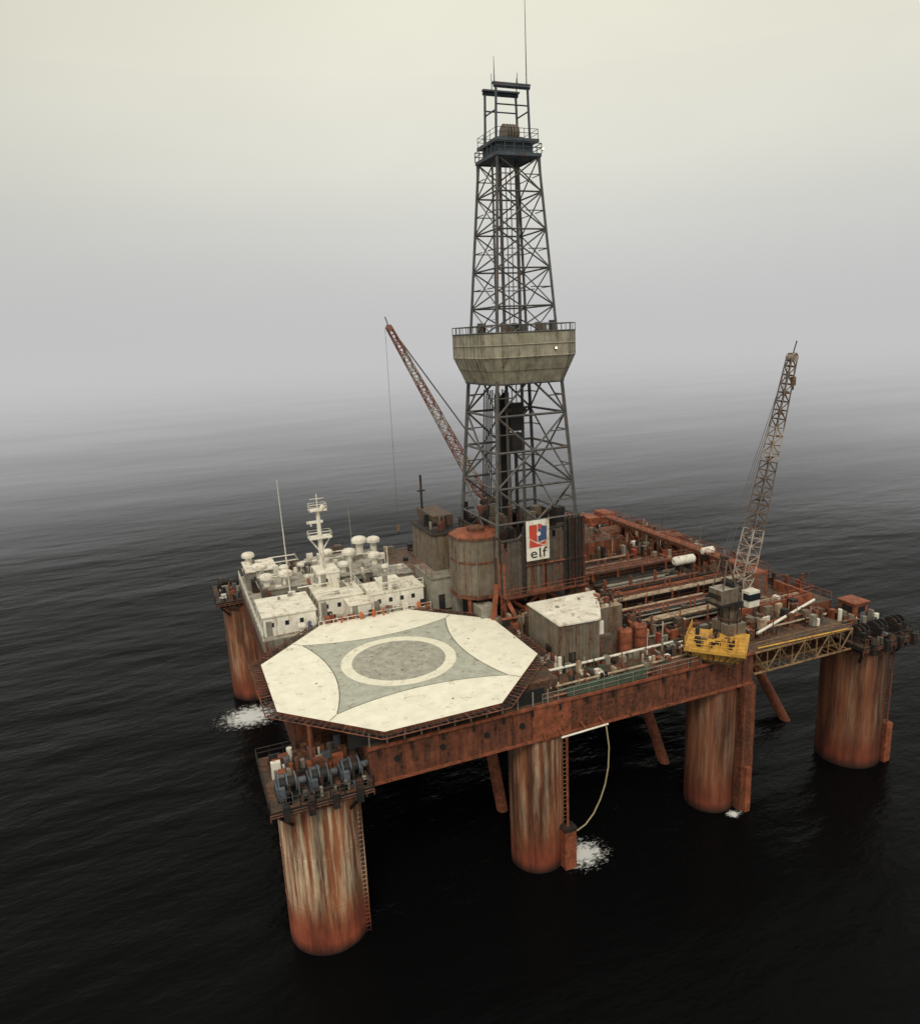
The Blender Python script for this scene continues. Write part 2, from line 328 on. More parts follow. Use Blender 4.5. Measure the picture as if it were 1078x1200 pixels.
for x,y,z,r,h in [(1.2,43,24.7,1.1,1.4),(1.5,38.5,24.7,.95,1.1),(4.2,38.2,24.7,1.0,1.3),(4.6,42.5,24.7,.75,1.0),(.3,50,24.9,1.0,1.3),(10.5,42,24.5,.85,1.3),(13,40,24.5,.9,1.0),(15,44.5,24.5,1.1,1.4),(12.2,47.5,24.5,.9,1.1),(17.5,47.5,24.5,1.25,2.2),(18.3,41.5,24.5,1.0,1.2),(8,47,22,.8,2.4),(18,34.5,25.3,.6,.7),(7.6,41,22,.7,2.2),(21,52,22,1.15,3.2),(3.8,24.9,22,.55,1.0)]: mush(x,y,z,r,h)
for i in range(120):
    x=random.uniform(-.5,21); y=random.uniform(33,53); s_=random.uniform(.2,1.2); z=22
    b.box(x,x+s_,y,y+random.uniform(.2,1.2),z,z+random.uniform(.5,3.4),random.choice(['white','roof','grey','grey','hull2','blue','deckg','sub','dark']))
for i in range(60):
    x=random.uniform(6,21); y=random.uniform(24.8,27.5); b.box(x,x+random.uniform(.15,.8),y,y+random.uniform(.15,.7),22,22+random.uniform(.3,1.5),random.choice(['white','grey','roof','hull2','dark','white','blue']))
b.done()
b=MB("roof_pipework",AC)
for i in range(30):
    x=random.uniform(0,20); y=random.uniform(30,52); z=random.uniform(24.7,25.6)
    if i%2: b.cyl((x,y,z),(min(21,x+random.uniform(2,5)),y,z),.1,'white',6)
    else: b.cyl((x,y,z),(x,y+random.uniform(2,5),z),.1,'grey',6)
b.rail([(6,25,22),(21.4,25,22)],'white'); b.rail([(7,29.5,24.55),(13.2,29.5,24.55),(13.2,36,24.55)],'white'); b.rail([(13.6,26.6,25.05),(21,26.6,25.05)],'white'); b.rail([(16.5,32.5,25.35),(21.4,32.5,25.35)],'grey')
for i in range(3): b.beam((7+i*5.5,33,24.4),(7+i*5.5,33,28.3+i*.6),.09,'white')
b.done()
b=MB("radar_mast"); x,y=9.3,36.6
b.cyl((x,y,26.4),(x,y,35.5),.42,'white',10,.26); b.box(x-1.6,x+1.6,y-.8,y+.8,31.2,31.4,'white'); b.rail([(x-1.6,y-.8,31.4),(x+1.6,y-.8,31.4),(x+1.6,y+.8,31.4),(x-1.6,y+.8,31.4)],'white',h=.8,closed=True,w=.05)
b.box(x-1.2,x+1.2,y-.7,y+.7,35.2,35.4,'white'); b.rail([(x-1.2,y-.7,35.4),(x+1.2,y-.7,35.4),(x+1.2,y+.7,35.4),(x-1.2,y+.7,35.4)],'white',h=.8,closed=True,w=.05)
b.box(x-1.7,x+.6,y-.15,y+.15,33.4,33.75,'white'); b.beam((x-1.1,y,33),(x-1.1,y,33.5),.15,'white'); b.beam((x,y,29),(x-1.5,y,31.2),.15,'white'); b.beam((x,y,29),(x+1.5,y,31.2),.15,'white')
b.beam((x,y,35.5),(x,y,37.6),.1,'white'); b.dome((x+.7,y,35.45),.4,.5,'white',8); b.beam((x-1,y,36.9),(x+1,y,36.9),.06,'white'); b.done()
for x,y,z0,z1 in ((4.2,35.0,22,40.5),(17,50,22,34),):
    b=MB("whip_antenna"); b.cyl((x,y,z0),(x-.3,y,z1),.11,'grey' if x>10 else 'white',6,.04); b.cyl((x,y,z0),(x,y,z0+1.2),.25,'grey',8); b.done()
# ------------------------------------------------------------------ drill floor & derrick
DX,DY=34.7,24.4
SB=empty("drill_floor_substructure")
b=MB("wind_walls",SB)
x0,x1,y0,y1=28.6,41.0,17.2,31.4; zt=30.0
b.box(x0,x1,y0,y1,29.3,zt,'sub',top='deck')
for (ax,ay,bx,by,za,zb) in ((x0,y0,x0+3.2,y0,24.5,32.2),(x0+3.2,y0,x1-3,y0,25,33.2),(x1-3,y0,x1,y0,23.5,34.0),(x1,y0,x1,y1,25,33.0),(x0,y0,x0,y1,25,32.5),(x0,y1,x1,y1,25,32.5)):
    d=Vector((bx-ax,by-ay)); n=int(d.length/.45)
    for i in range(n):
        p=Vector((ax,ay))+d*(i/n); q=Vector((ax,ay))+d*((i+.98)/n); o=.09*(i%2); zz=zb+random.choice([0,0,0,-.5,-1.2]); kk='sub' if random.random()<.75 else random.choice(['grey2','dark','hull'])
        b.box(min(p.x,q.x)-(.06+o if d.x==0 else 0),max(p.x,q.x)+(.06+o if d.x==0 else 0),min(p.y,q.y)-(.06+o if d.y==0 else 0),max(p.y,q.y)+(.06+o if d.y==0 else 0),za,zz,kk)
    b.beam((ax,ay,zb+.1),(bx,by,zb+.1),.25,'dark'); b.beam((ax,ay-.2,za),(bx,by-.2,za),.35,'hull')
b.beam((x0+3.2,y0-.25,24),(x0+3.2,y0-.25,34),.4,'dark'); b.beam((x1-3,y0-.25,23.5),(x1-3,y0-.25,34.6),.4,'dark'); b.beam((x0+3.2,y0-.25,28.7),(x1,y0-.25,28.7),.22,'hull')
b.done()
b=MB("legs_and_bracing",SB)
for x in (x0+.4,DX,x1-.4):
    for y in (y0+.3,DY,y1-.3): b.beam((x,y,DZ),(x,y,29.5),.8,'hull2')
for xa,xb in ((x0+.4,DX),(DX,x1-.4)):
    b.beam((xa,y0+.1,DZ),(xb,y0+.1,25),.35,'hull2'); b.beam((xb,y0+.1,DZ),(xa,y0+.1,25),.35,'hull2')
b.beam((26.2,15.6,DZ),(28.2,18,26.5),.5,'hull2'); b.beam((30.4,15,DZ),(28.6,18,26.5),.5,'hull2'); b.beam((27,15.6,22.6),(30,15.2,22.6),.3,'hull2')
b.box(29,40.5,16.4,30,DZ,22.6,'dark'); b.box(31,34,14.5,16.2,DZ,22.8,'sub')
for i in range(60):
    x=random.uniform(26.5,41); y=random.uniform(13.5,16.6); b.box(x,x+random.uniform(.2,1.2),y,y+random.uniform(.2,1),DZ,DZ+random.uniform(.6,2.8),random.choice(['hull2','dark','hull','grey2','sub','tanp','dark']))
b.rail([(x0,16.2,25),(x1,16.2,25)],'hull2'); b.box(x0,x1,16.1,17.1,24.85,25,'hull')
for i in range(60):
    x=random.uniform(29,40); y=random.uniform(18,31); b.box(x,x+random.uniform(.3,1.4),y,y+random.uniform(.3,1.4),zt,zt+random.uniform(1,5.5),random.choice(['dark','sub','hull','grey2','dark']))
for i in range(5):
    x=38.4+i*.5; b.cyl((x,16.75,24.5),(x,16.75,34.4+.3*(i%2)),.14,'dark',6)
b.done()
b=MB("mud_tower_house"); c0,c1=27.4,22.4
pl=lambda r:[(c0+r*math.cos(math.radians(22.5+45*i)),c1+r*math.sin(math.radians(22.5+45*i))) for i in range(8)]
b.prism(pl(3.5),24.8,32.4,'grey2'); b.prism(pl(3.7),32.4,32.7,'rustp'); b.prism(pl(3.6),32.7,33.0,'hull2',poly2=pl(2.6)); b.prism(pl(3.62),29.2,29.4,'hull')
b.cyl((c0,c1,33.0),(c0,c1,33.5),1.2,'rustp',14); b.prism(pl(3.75),24.4,24.8,'hull')
for a in range(8):
    t=math.radians(22.5+45*a); b.beam((c0+3.55*math.cos(t),c1+3.55*math.sin(t),24.8),(c0+3.55*math.cos(t),c1+3.55*math.sin(t),32.3),.16,'grey2')
    t2=math.radians(22.5+45*(a+1)); P_,Q_=Vector((c0+3.62*math.cos(t),c1+3.62*math.sin(t),0)),Vector((c0+3.62*math.cos(t2),c1+3.62*math.sin(t2),0))
    for j in range(1,3): g=P_.lerp(Q_,j/3); g=Vector((c0,c1,0))+(g-Vector((c0,c1,0)))*.98; b.beam(g+Vector((0,0,24.8)),g+Vector((0,0,32.3)),.05,'grey2')
for sx_ in (-2,2):
    for sy_ in (-2,2): b.beam((c0+sx_,c1+sy_,DZ),(c0+sx_,c1+sy_,24.5),.5,'hull2')
b.done()
b=MB("equipment_house")
b.box(21.6,26.2,24.4,31.5,22,26.4,'grey',top='deckg'); b.box(21.4,26.4,24.2,31.7,26.4,26.55,'grey2',top='grey'); b.box(22.4,23.3,24.33,24.4,22,24.1,'dark'); b.box(21.6,26.2,24.7,31.3,20.52,22,'grey2')
b.box(23.0,27.6,27.3,36,26.55,31.6,'grey2',top='grey'); b.box(22.8,27.8,27.1,36.2,31.6,31.8,'dark'); b.box(24.5,27.6,31,38,31.8,33.4,'sub')
for i in range(12): b.box(23.2+i*.37,23.26+i*.37,27.26,27.3,26.6,31.5,'grey2')
for i in range(16): b.box(22.96,23.0,27.5+i*.53,27.57+i*.53,26.6,31.5,'grey2')
for i in range(14): x=random.uniform(23.2,27); y=random.uniform(27.5,35); b.box(x,x+random.uniform(.2,.8),y,y+random.uniform(.2,.8),31.8,31.8+random.uniform(.4,1.8),random.choice(['dark','grey','hull','sub']))
b.box(24.2,25.2,22.6,24.3,DZ,24.2,'grey'); b.box(25.6,27.8,17.2,20,DZ,23.8,'grey',top='deckg')
b.rail([(21.6,24.4,26.55),(21.6,31.5,26.55)],'hull2'); b.rail([(23,27.3,31.8),(27.6,27.3,31.8)],'dark'); b.done()
b=MB("vent_stack"); x,y=25,37; b.cyl((x,y,31),(x,y,38.5),.18,'dark',8); b.box(x-.6,x+.6,y-.1,y+.1,36,36.2,'dark'); b.done()
DR=empty("drilling_derrick")
def hs(z): return 5.85-.0675*(z-34)
def corners(z,k=1):
    h=hs(z)*k; return [Vector((DX+a*h,DY+c*h,z)) for a,c in ((-1,-1),(1,-1),(1,1),(-1,1))]
b=MB("lattice_tower",DR)
levels=[30,34.2,38.8,43.4,48,52.6,57.2,61.6,66.2,70.8,75.2,79.2]
for i,(za,zb) in enumerate(zip(levels,levels[1:])):
    A,B_=corners(za),corners(zb); heavy=.38 if za<53 else .28; th=.21 if za<53 else .14
    for j in range(4):
        b.beam(A[j],B_[j],heavy,'derr'); k=(j+1)%4
        b.beam(B_[j],B_[k],th*1.1,'derr')
        if za<53:
            mA=A[j].lerp(A[k],.5); mB=B_[j].lerp(B_[k],.5)
            if i%2==0: b.beam(A[j],mB,th,'derr'); b.beam(A[k],mB,th,'derr')
            else: b.beam(mA,B_[j],th,'derr'); b.beam(mA,B_[k],th,'derr')
            b.beam(A[j].lerp(B_[j],.5),(A[j].lerp(mB,.5) if i%2==0 else mA.lerp(B_[j],.5)),.12,'derr'); b.beam(A[k].lerp(B_[k],.5),(A[k].lerp(mB,.5) if i%2==0 else mA.lerp(B_[k],.5)),.12,'derr')
        else:
            b.beam(A[j],B_[k],th,'derr'); b.beam(A[k],B_[j],th,'derr'); c_=(A[j]+B_[k])/2
            b.beam(A[j].lerp(B_[j],.5),c_.lerp(A[j].lerp(B_[j],.5),.25),.09,'derr'); b.beam(A[k].lerp(B_[k],.5),c_.lerp(A[k].lerp(B_[k],.5),.25),.09,'derr')
for z in range(31,79):
    h=hs(z); b.box(DX-h-.5,DX-h-.05,DY-h+.4,DY-h+.46,z,z+.06,'derr')
b.done()
b=MB("guide_rails_and_block",DR)
for dx in (-1.15,1.15): b.beam((DX+dx,DY,30),(DX+dx,DY,79.5),.34,'derr')
for dx in (-.35,.3): b.cyl((DX+dx,DY,44),(DX+dx,DY,80),.07,'derr',5)
b.beam((DX-1.8,DY+1.5,30),(DX-1.8,DY+.8,79),.2,'derr'); b.beam((DX+2.3,DY+2,30),(DX+1.7,DY+1.4,79),.16,'derr')
b.box(DX-.9,DX+.9,DY-.6,DY+.6,45.5,49.2,'black'); b.box(DX-.7,DX+.7,DY-.5,DY+.5,42.5,45.2,'dark'); b.cyl((DX,DY,30),(DX,DY,45),.25,'dark',8); b.box(DX-1.4,DX+1.4,DY-.7,DY+.7,48,48.6,'dark')
for i in range(6):
    for j in range(3): b.cyl((DX-1.6+i*.33,DY+2.0+j*.4,30),(DX-1.6+i*.33,DY+2+j*.4,50.5+random.uniform(-.5,.5)),.1,'dark',5)
for i in range(5): b.cyl((DX-4.4+i*.3,DY+2.5,30),(DX-3.4+i*.3,DY+2.2,51+random.uniform(-.5,.5)),.09,'dark',5)
b.done()
b=MB("derrick_windwall",DR)
def chs(h,c): return [(DX+x,DY+y) for x,y in ((-h+c,-h),(h-c,-h),(h,-h+c),(h,h-c),(h-c,h),(-h+c,h),(-h,h-c),(-h,-h+c))]
HH=6.6
b.prism(chs(5.25,1.3),52.1,55.4,'wind',poly2=chs(HH,1.9),cap=False); b.prism(chs(HH,1.9),55.4,58.4,'wind',cap=False)
b.prism(chs(5.05,1.2),52.2,55.4,'grey2',poly2=chs(HH-.15,1.8),cap=False); b.prism(chs(HH-.15,1.8),55.4,58.4,'grey2',cap=False)
P=chs(HH-.18,1.85); P2=chs(HH+.03,1.92)
b.add([(x,y,55.3) for x,y in P],[tuple(range(8))],'derr')
for i in range(8):
    a=Vector((*P2[i],0)); c=Vector((*P2[(i+1)%8],0))
    for z in (55.4,56.9,58.4): b.beam(a+Vector((0,0,z)),c+Vector((0,0,z)),.13,'wind' if z<58 else 'derr')
    n=max(2,int((c-a).length/1.15))
    for j in range(n+1): q=a.lerp(c,j/n); b.beam(q+Vector((0,0,55.4)),q+Vector((0,0,58.4)),.05,'wind')
    lo=chs(5.27,1.31); d=Vector((*lo[i],52.1)); e=Vector((*lo[(i+1)%8],52.1)); b.beam(d,e,.22,'derr')
    for j in range(n+1): b.beam(d.lerp(e,j/n),a.lerp(c,j/n)+Vector((0,0,55.4)),.05,'wind')
    b.beam(d.lerp(a+Vector((0,0,55.4)),.5),e.lerp(c+Vector((0,0,55.4)),.5),.07,'grey2')
    b.beam(a+Vector((0,0,59.3)),c+Vector((0,0,59.3)),.08,'derr')
    for j in range(n+1): q=a.lerp(c,j/n); b.beam(q+Vector((0,0,58.4)),q+Vector((0,0,59.3)),.07,'derr')
for i in range(10): b.beam((DX-5+i,DY-4.5,57),(DX-5+i,DY-1.5,57),.2,'derr')
for i in range(18):
    x=DX+random.uniform(-5.6,5); y=DY+random.uniform(-5.6,5); b.box(x,x+.6,y,y+.6,55.35,59+random.uniform(-.6,.8),random.choice(['derr','dark','grey2','rustp']))
b.done()
b=MB("work_lamps",DR)
for x,y,z in ((DX+2.6,DY-HH-.25,56.2),(DX+3.1,DY-3.45,79.9)): b.box(x-.16,x+.16,y,y+.2,z-.05,z+.25,'derr'); b.dome((x,y-.01,z+.1),.12,.1,'lamp',8); b.box(x-.09,x+.09,y-.06,y-.01,z,z+.18,'lamp')
b.done()
b=MB("crown_block",DR)
b.box(DX-3.1,DX+3.1,DY-3.1,DY+3.1,79.2,79.6,'crown'); b.box(DX-2.3,DX+2.3,DY-2.3,DY+2.3,79.6,80.9,'crown'); b.box(DX-2.9,DX+2.9,DY-2.9,DY+2.9,80.9,81.25,'crown')
b.rail([(DX-3.1,DY-3.1,79.6),(DX+3.1,DY-3.1,79.6),(DX+3.1,DY+3.1,79.6),(DX-3.1,DY+3.1,79.6)],'crown',closed=True,w=.09,sp=1.2)
b.rail([(DX-2.8,DY-2.8,81.25),(DX+2.8,DY-2.8,81.25),(DX+2.8,DY+2.8,81.25),(DX-2.8,DY+2.8,81.25)],'crown',closed=True,w=.06,sp=1.5)
for c_ in corners(76.6):
    d=Vector((c_.x-DX,c_.y-DY,0)).normalized()
    b.beam(c_,Vector((DX,DY,79.3))+d*4.1,.2,'crown')
for i in range(5): b.cyl((DX-.9+i*.4,DY-.6,82.2),(DX-.7+i*.4,DY-.6,82.2),1.1,'grey2',18)
b.box(DX-1.3,DX+1.5,DY-1.2,DY+1.2,81.25,81.8,'crown')
for dx in (-2.3,2.3):
    for dy in (-1.6,1.6): b.beam((DX+dx,DY+dy,81.2),(DX+dx*.92,DY+dy,87.2),.24,'crown')
    b.beam((DX+dx*.95,DY-1.6,84.6),(DX+dx*.95,DY+1.6,84.6),.15,'crown')
for dy in (-1.6,1.6):
    b.beam((DX-2.4,DY+dy,87.2),(DX+2.4,DY+dy,87.2),.35,'crown'); b.beam((DX-2.2,DY+dy,85.2),(DX+2.2,DY+dy,85.2),.13,'crown')
b.box(DX-2.5,DX+2.5,DY-1.7,DY-1.2,87.4,87.6,'crown'); b.box(DX-2.5,DX+2.5,DY+1.2,DY+1.7,87.4,87.6,'crown')
for dx,dy,z in ((-2.3,-1.6,90.3),(-1.2,1.5,89.5),(2.2,1.5,89.2),(2.0,-1.6,97.5),(.8,-1.5,88.8)): b.cyl((DX+dx,DY+dy,87.5),(DX+dx,DY+dy,z),.07,'crown',5,.03)
b.done()
SG=empty("company_logo_sign")
b=MB("board",SG); b.box(31.9,35.2,16.35,16.5,29.5,34.8,'white'); b.beam((32.4,16.6,29.7),(32.4,17.2,29.7),.2,'dark'); b.beam((34.6,16.6,34),(34.6,17.2,34),.2,'dark')
yy=16.33
def poly(pts,k,y=yy): b.add([(33.55+x,y,32.75+z) for x,z in pts],[tuple(range(len(pts)))],k)
poly([(-1.25,1.5),(-1.25,-.2),(-.1,-.9),(-.1,1.5)],'logored'); poly([(-1.25,-.35),(-1.25,-1.5),(.2,-1.5),(.9,-1.4),(-.1,-1.05)],'logored')
poly([(0,1.5),(0,-.9),(1.25,-.6),(1.25,1.15)],'logoblue'); poly([(.05,-1.0),(.95,-1.3),(1.25,-.75)],'logored')
poly([(.3*math.cos(t*math.pi/6)+.1,.3*math.sin(t*math.pi/6)+.25) for t in range(12)],'white',yy-.02)
poly([(.05,1.6),(.05,.9),(.45,.8),(.55,1.5)],'logored',yy-.01)
b.done()
text("elf",1.85,(33.55,16.32,29.85),(math.pi/2,0,0),'black',"lettering",SG,extr=.02,sx=1.2)
# ------------------------------------------------------------------ stores house in front
b=MB("stores_house")
b.prism([(29,2.9),(33.9,2.5),(36,6.2),(36,10.6),(29,10.6)],DZ,26,'grey2',top='roof'); b.prism([(28.85,2.75),(34,2.3),(36.2,6.0),(38.5,10.75),(28.85,10.75)],26,26.18,'roof')
b.box(36.01,39.8,6.6,10.5,DZ,25.4,'grey2',top='tanp'); b.box(34.2,36,3.0,5.8,DZ,23.6,'sub'); b.box(30,31,2.72,2.8,DZ,22.6,'dark'); b.box(28.94,29,5,6.2,DZ,22.7,'dark')
for i in range(18): b.box(28.95,29,3.1+i*.42,3.15+i*.42,22.75,25.9,'grey2')
for i in range(11): b.box(29.2+i*.43,29.25+i*.43,2.9-.035*i-.08,2.9-.035*i,DZ,25.9,'grey2')
for i in range(22): x=random.uniform(36.3,39.3); y=random.uniform(6.8,10); b.box(x,x+random.uniform(.15,.6),y,y+random.uniform(.15,.6),25.4,25.4+random.uniform(.2,1.1),random.choice(['hull2','tanp','white','dark','rustp']))
for i in range(4): x=random.uniform(29.5,35); y=random.uniform(6.5,10); b.box(x,x+random.uniform(.2,.5),y,y+random.uniform(.2,.5),26.18,26.18+random.uniform(.12,.3),random.choice(['grey','roof']))
b.rail([(36.1,6.6,25.4),(39.8,6.6,25.4),(39.8,10.5,25.4)],'dark'); b.box(34.0,35.2,3.6,3.8,23.6,25.2,'white'); b.done()
for x,y in ((38.3,3.9),(40.8,4.4)):
    b=MB("red_storage_tank"); b.cyl((x,y,DZ),(x,y,23.3),.9,'hull2',20); b.dome((x,y,23.3),.9,.35,'hull2',20); b.cyl((x,y,22),(x,y,22.1),.95,'hull',20); b.cyl((x,y,23.6),(x,y,24.0),.22,'dark',8); b.beam((x-.95,y-.3,DZ),(x-.95,y-.3,23.6),.08,'dark'); b.done()
# ------------------------------------------------------------------ pipe rack
PR=empty("pipe_rack")
b=MB("drill_pipes",PR)
zones=[(43.5,63,7.2,9.4,'tanp'),(43,61,10.0,13.4,'dark'),(45,65,15.0,17.6,'dark'),(46,66,18.2,21.0,'rustp'),(46,62,21.8,24.5,'dark'),(47,64,26,29.5,'rustp'),(46,60,30.3,33.5,'dark')]
for xa,xb,ya,yb,k in zones:
    y=ya
    while y<yb:
        r=random.choice([.1,.14,.2]); lay=random.choice([1,2,2,3])
        for l in range(lay):
            kk=k if random.random()<.6 else random.choice(['rustp','dark','tanp','hull2','grey','grey2','dark'])
            b.cyl((xa+random.uniform(0,2.2),y,21.3+l*.4),(xb-random.uniform(0,5),y,21.3+l*.4),r,kk,6)
        y+=r*2+.05
b.done()
b=MB("rack_frames",PR)
for xa,xb,ya,yb,k in zones:
    x=xa+1
    while x<xb:
        b.box(x,x+.3,ya-.3,yb+.2,20.52,21.1,'hull'); b.beam((x,ya-.2,20.5),(x,ya-.2,22.9),.2,'hull2'); b.beam((x,yb+.15,20.5),(x,yb+.15,22.9),.2,'hull2'); x+=4.4
b.box(43,66,13.7,14.7,22.6,22.75,'tanp'); b.rail([(43,13.7,22.75),(66,13.7,22.75)],'hull2'); b.box(44,66,24.9,25.7,22.8,22.95,'hull'); b.rail([(44,24.9,22.95),(66,24.9,22.95)],'hull2')
b.done()
b=MB("deck_catwalk")
b.box(66,68.2,12,52,23.2,23.5,'hull2',top='hull2'); b.rail([(66,12,23.5),(66,52,23.5)],'hull2',w=.08); b.rail([(68.2,12,23.5),(68.2,52,23.5)],'hull2',w=.08)
for y in range(12,53,4):
    b.beam((66.2,y,20.5),(66.2,y,23.2),.3,'hull2'); b.beam((68.0,y,20.5),(68.0,y,23.2),.3,'hull2')
    if y<50: b.beam((66.2,y,20.6),(66.2,y+4,23.1),.16,'hull2')
b.cyl((65.6,14,23.9),(65.6,50,23.9),.2,'rustp',8)
b.done()
def tank(x,y,z,l,r,k,name):
    b=MB(name); b.cyl((x,y,z+r),(x+l,y,z+r),r,k,18); b.cyl((x-.4*r,y,z+r),(x,y,z+r),r*.6,k,18,r); b.cyl((x+l,y,z+r),(x+l+.4*r,y,z+r),r,k,18,r*.6)
    for t in (.2,.8): b.box(x+l*t-.2,x+l*t+.2,y-r*.8,y+r*.8,z-.8,z+r*.4,'dark')
    b.done()
tank(59.5,21.6,23.0,3.3,.7,'white',"white_storage_tank"); tank(65.6,22.6,23.5,1.8,.6,'white',"white_storage_tank"); tank(62,46,21.2,4,1.0,'rustp',"rusty_storage_tank")
b=MB("mud_pump_house"); b.box(43.5,60,37,52,DZ,23.7,'hull',top='deck'); b.box(46,50,38,44,23.7,25.2,'hull2',top='hull'); b.box(52,57,44,50,23.7,25.2,'hull',top='rustp')
for i in range(8): b.box(44.5+i*2,44.9+i*2,36.9,37,DZ,23.6,'hull2')
for i in range(6): b.cyl((45+i*2.4,41,23.7),(45+i*2.4,41,25),.4,'grey2',10)
b.rail([(43.5,37,23.7),(60,37,23.7)],'hull2'); b.done()
for x,y,k in ((69,55,'hull2'),(64.5,53.6,'hull2'),(70.0,35,'hull'),(62,56,'red')):
    b=MB("shipping_container"); z0=DZ; b.box(x,x+2.4,y,y+4.2,z0,z0+2.4,k)
    for i in range(10): b.box(x-.04,x,y+.2+i*.4,y+.35+i*.4,z0+.2,z0+2.2,k)
    for i in range(6): b.box(x+.15+i*.38,x+.3+i*.38,y-.04,y,z0+.2,z0+2.2,k)
    b.done()
b=MB("deck_machinery")
def clutter(n,xa,xb,ya,yb,z,hm,ks,sm=1.4):
    for i in range(n):
        x=random.uniform(xa,xb); y=random.uniform(ya,yb); s1=random.uniform(.2,sm); s2=random.uniform(.2,sm); h=random.uniform(.3,hm); k=random.choice(ks); t=random.random()
        if t<.5: b.box(x,min(xb,x+s1),y,min(yb,y+s2),z,z+h,k,rot=random.choice([0,0,.1,-.3]))
        elif t<.68: b.cyl((x,y,z),(x,y,z+h),s1*.3,k,10)
        elif t<.76: b.beam((x,y,z),(x,y,z+h*1.8),.1,k)
        elif t<.88: b.cyl((x,y,z+.4),(min(xb,x+s1*3),y,z+.4),.12,k,6)
        else: b.cyl((x,y,z+.5),(x,min(yb,y+s2*3),z+.5),.12,k,6)
R1=['hull','hull2','dark','rustp','tanp','sub','grey2','hull','dark','grey','deck','dark','sub']; R2=R1+['white','red','grey','hull']
clutter(190,41,66,-1,7,DZ,1.9,R2,1.2); clutter(130,42,72.5,6,36,DZ,1.6,R1,1.0); clutter(160,60,72.5,26,52,DZ,2.4,R2,1.2); clutter(80,42,60,33.5,37,DZ,2.5,R1)
clutter(130,22,45,-2,2.6,DZ,1.3,['white','hull','hull2','dark','tanp','green','grey','rustp'],.8); clutter(100,26,29,2,16,DZ,1.8,R2,.9); clutter(70,39.9,43,6,30,DZ,3.0,R1,1.1); clutter(80,30,40,10.8,13.6,DZ,2.4,R1)
clutter(90,68.5,72.6,8,50,DZ,3.0,R2,1.0); clutter(90,5,66,52.5,60.5,DZ,3.0,R1,1.6); clutter(80,43.5,60,37,52,23.7,1.6,R2,1.1)
clutter(26,26,29.4,2,5,DZ,2.0,['white','grey','roof'],.9)
b.done()
b=MB("hatch_coaming")
b.box(54.5,69.8,5.3,5.7,DZ,21.9,'hull2'); b.box(69.4,69.8,5.7,12,DZ,21.9,'hull2'); b.box(55.5,68,6.0,6.4,21.9,22.1,'tanp'); b.rail([(54.5,5.3,21.9),(69.8,5.3,21.9),(69.8,12,21.9)],'hull2'); b.done()
b=MB("deck_edge_pipework")
for y,z,k,r in ((-2.6,20.9,'hull2',.16),(-2.2,21.1,'green',.2),(-1.7,20.9,'rustp',.15),(-1.3,21.2,'tanp',.14),(2.2,21.3,'white',.16)): b.cyl((24.5+random.random()*3,y,z),(44.0,y,z),r,k,8)
b.box(26.5,36.5,-2.9,-2.6,20.56,21.6,'green'); b.box(37.3,44,-2.9,-2.65,20.56,21.5,'hull')
b.cyl((54,-1.0,21.6),(68,3.5,21.9),.18,'white',8); b.cyl((53,.6,21.1),(67,.6,21.1),.14,'tanp',8); b.cyl((52.5,1.4,21.4),(66,1.4,21.4),.14,'hull2',8)
for i in range(16): b.beam((24.5+i*1.3,-2.4,DZ),(24.5+i*1.3,-2.4,21.3),.12,'hull')
b.rail([(23.5,-2.95,DZ),(44,-2.95,DZ)],'grey',w=.055); b.rail([(67.1,1,DZ),(67.1,5,DZ)],'hull2'); b.rail([(72.9,5,DZ),(72.9,53,DZ)],'hull2',w=.08); b.done()
# ------------------------------------------------------------------ cranes
def lattice(b,p,q,side,w0,wm,w1,n,ks,t=.12):
    p=Vector(p);q=Vector(q);d=(q-p).normalized();side=Vector(side).normalized();up=d.cross(side).normalized();side=up.cross(d).normalized()
    def sec(i):
        u=i/n; w=(w0+(wm-w0)*u/.18) if u<.18 else (wm+(w1-wm)*(u-.18)/.82); c=p.lerp(q,u); dd=w*(1 if .05<u else .5)
        return [c+side*a*w/2+up*e*dd/2 for a,e in ((-1,-1),(1,-1),(1,1),(-1,1))]
    for i in range(n):
        A,B_=sec(i),sec(i+1); k=ks[i*len(ks)//n]
        for j in range(4):
            m=(j+1)%4; b.beam(A[j],B_[j],t*1.35,k); b.beam(B_[j],B_[m],t*.8,k)
            b.beam(A[j],B_[m],t*.8,k) if (i+j)%2 else b.beam(A[m],B_[j],t*.8,k)
    b.cyl(q-side*w1*.6,q+side*w1*.6,.5,ks[0],12)
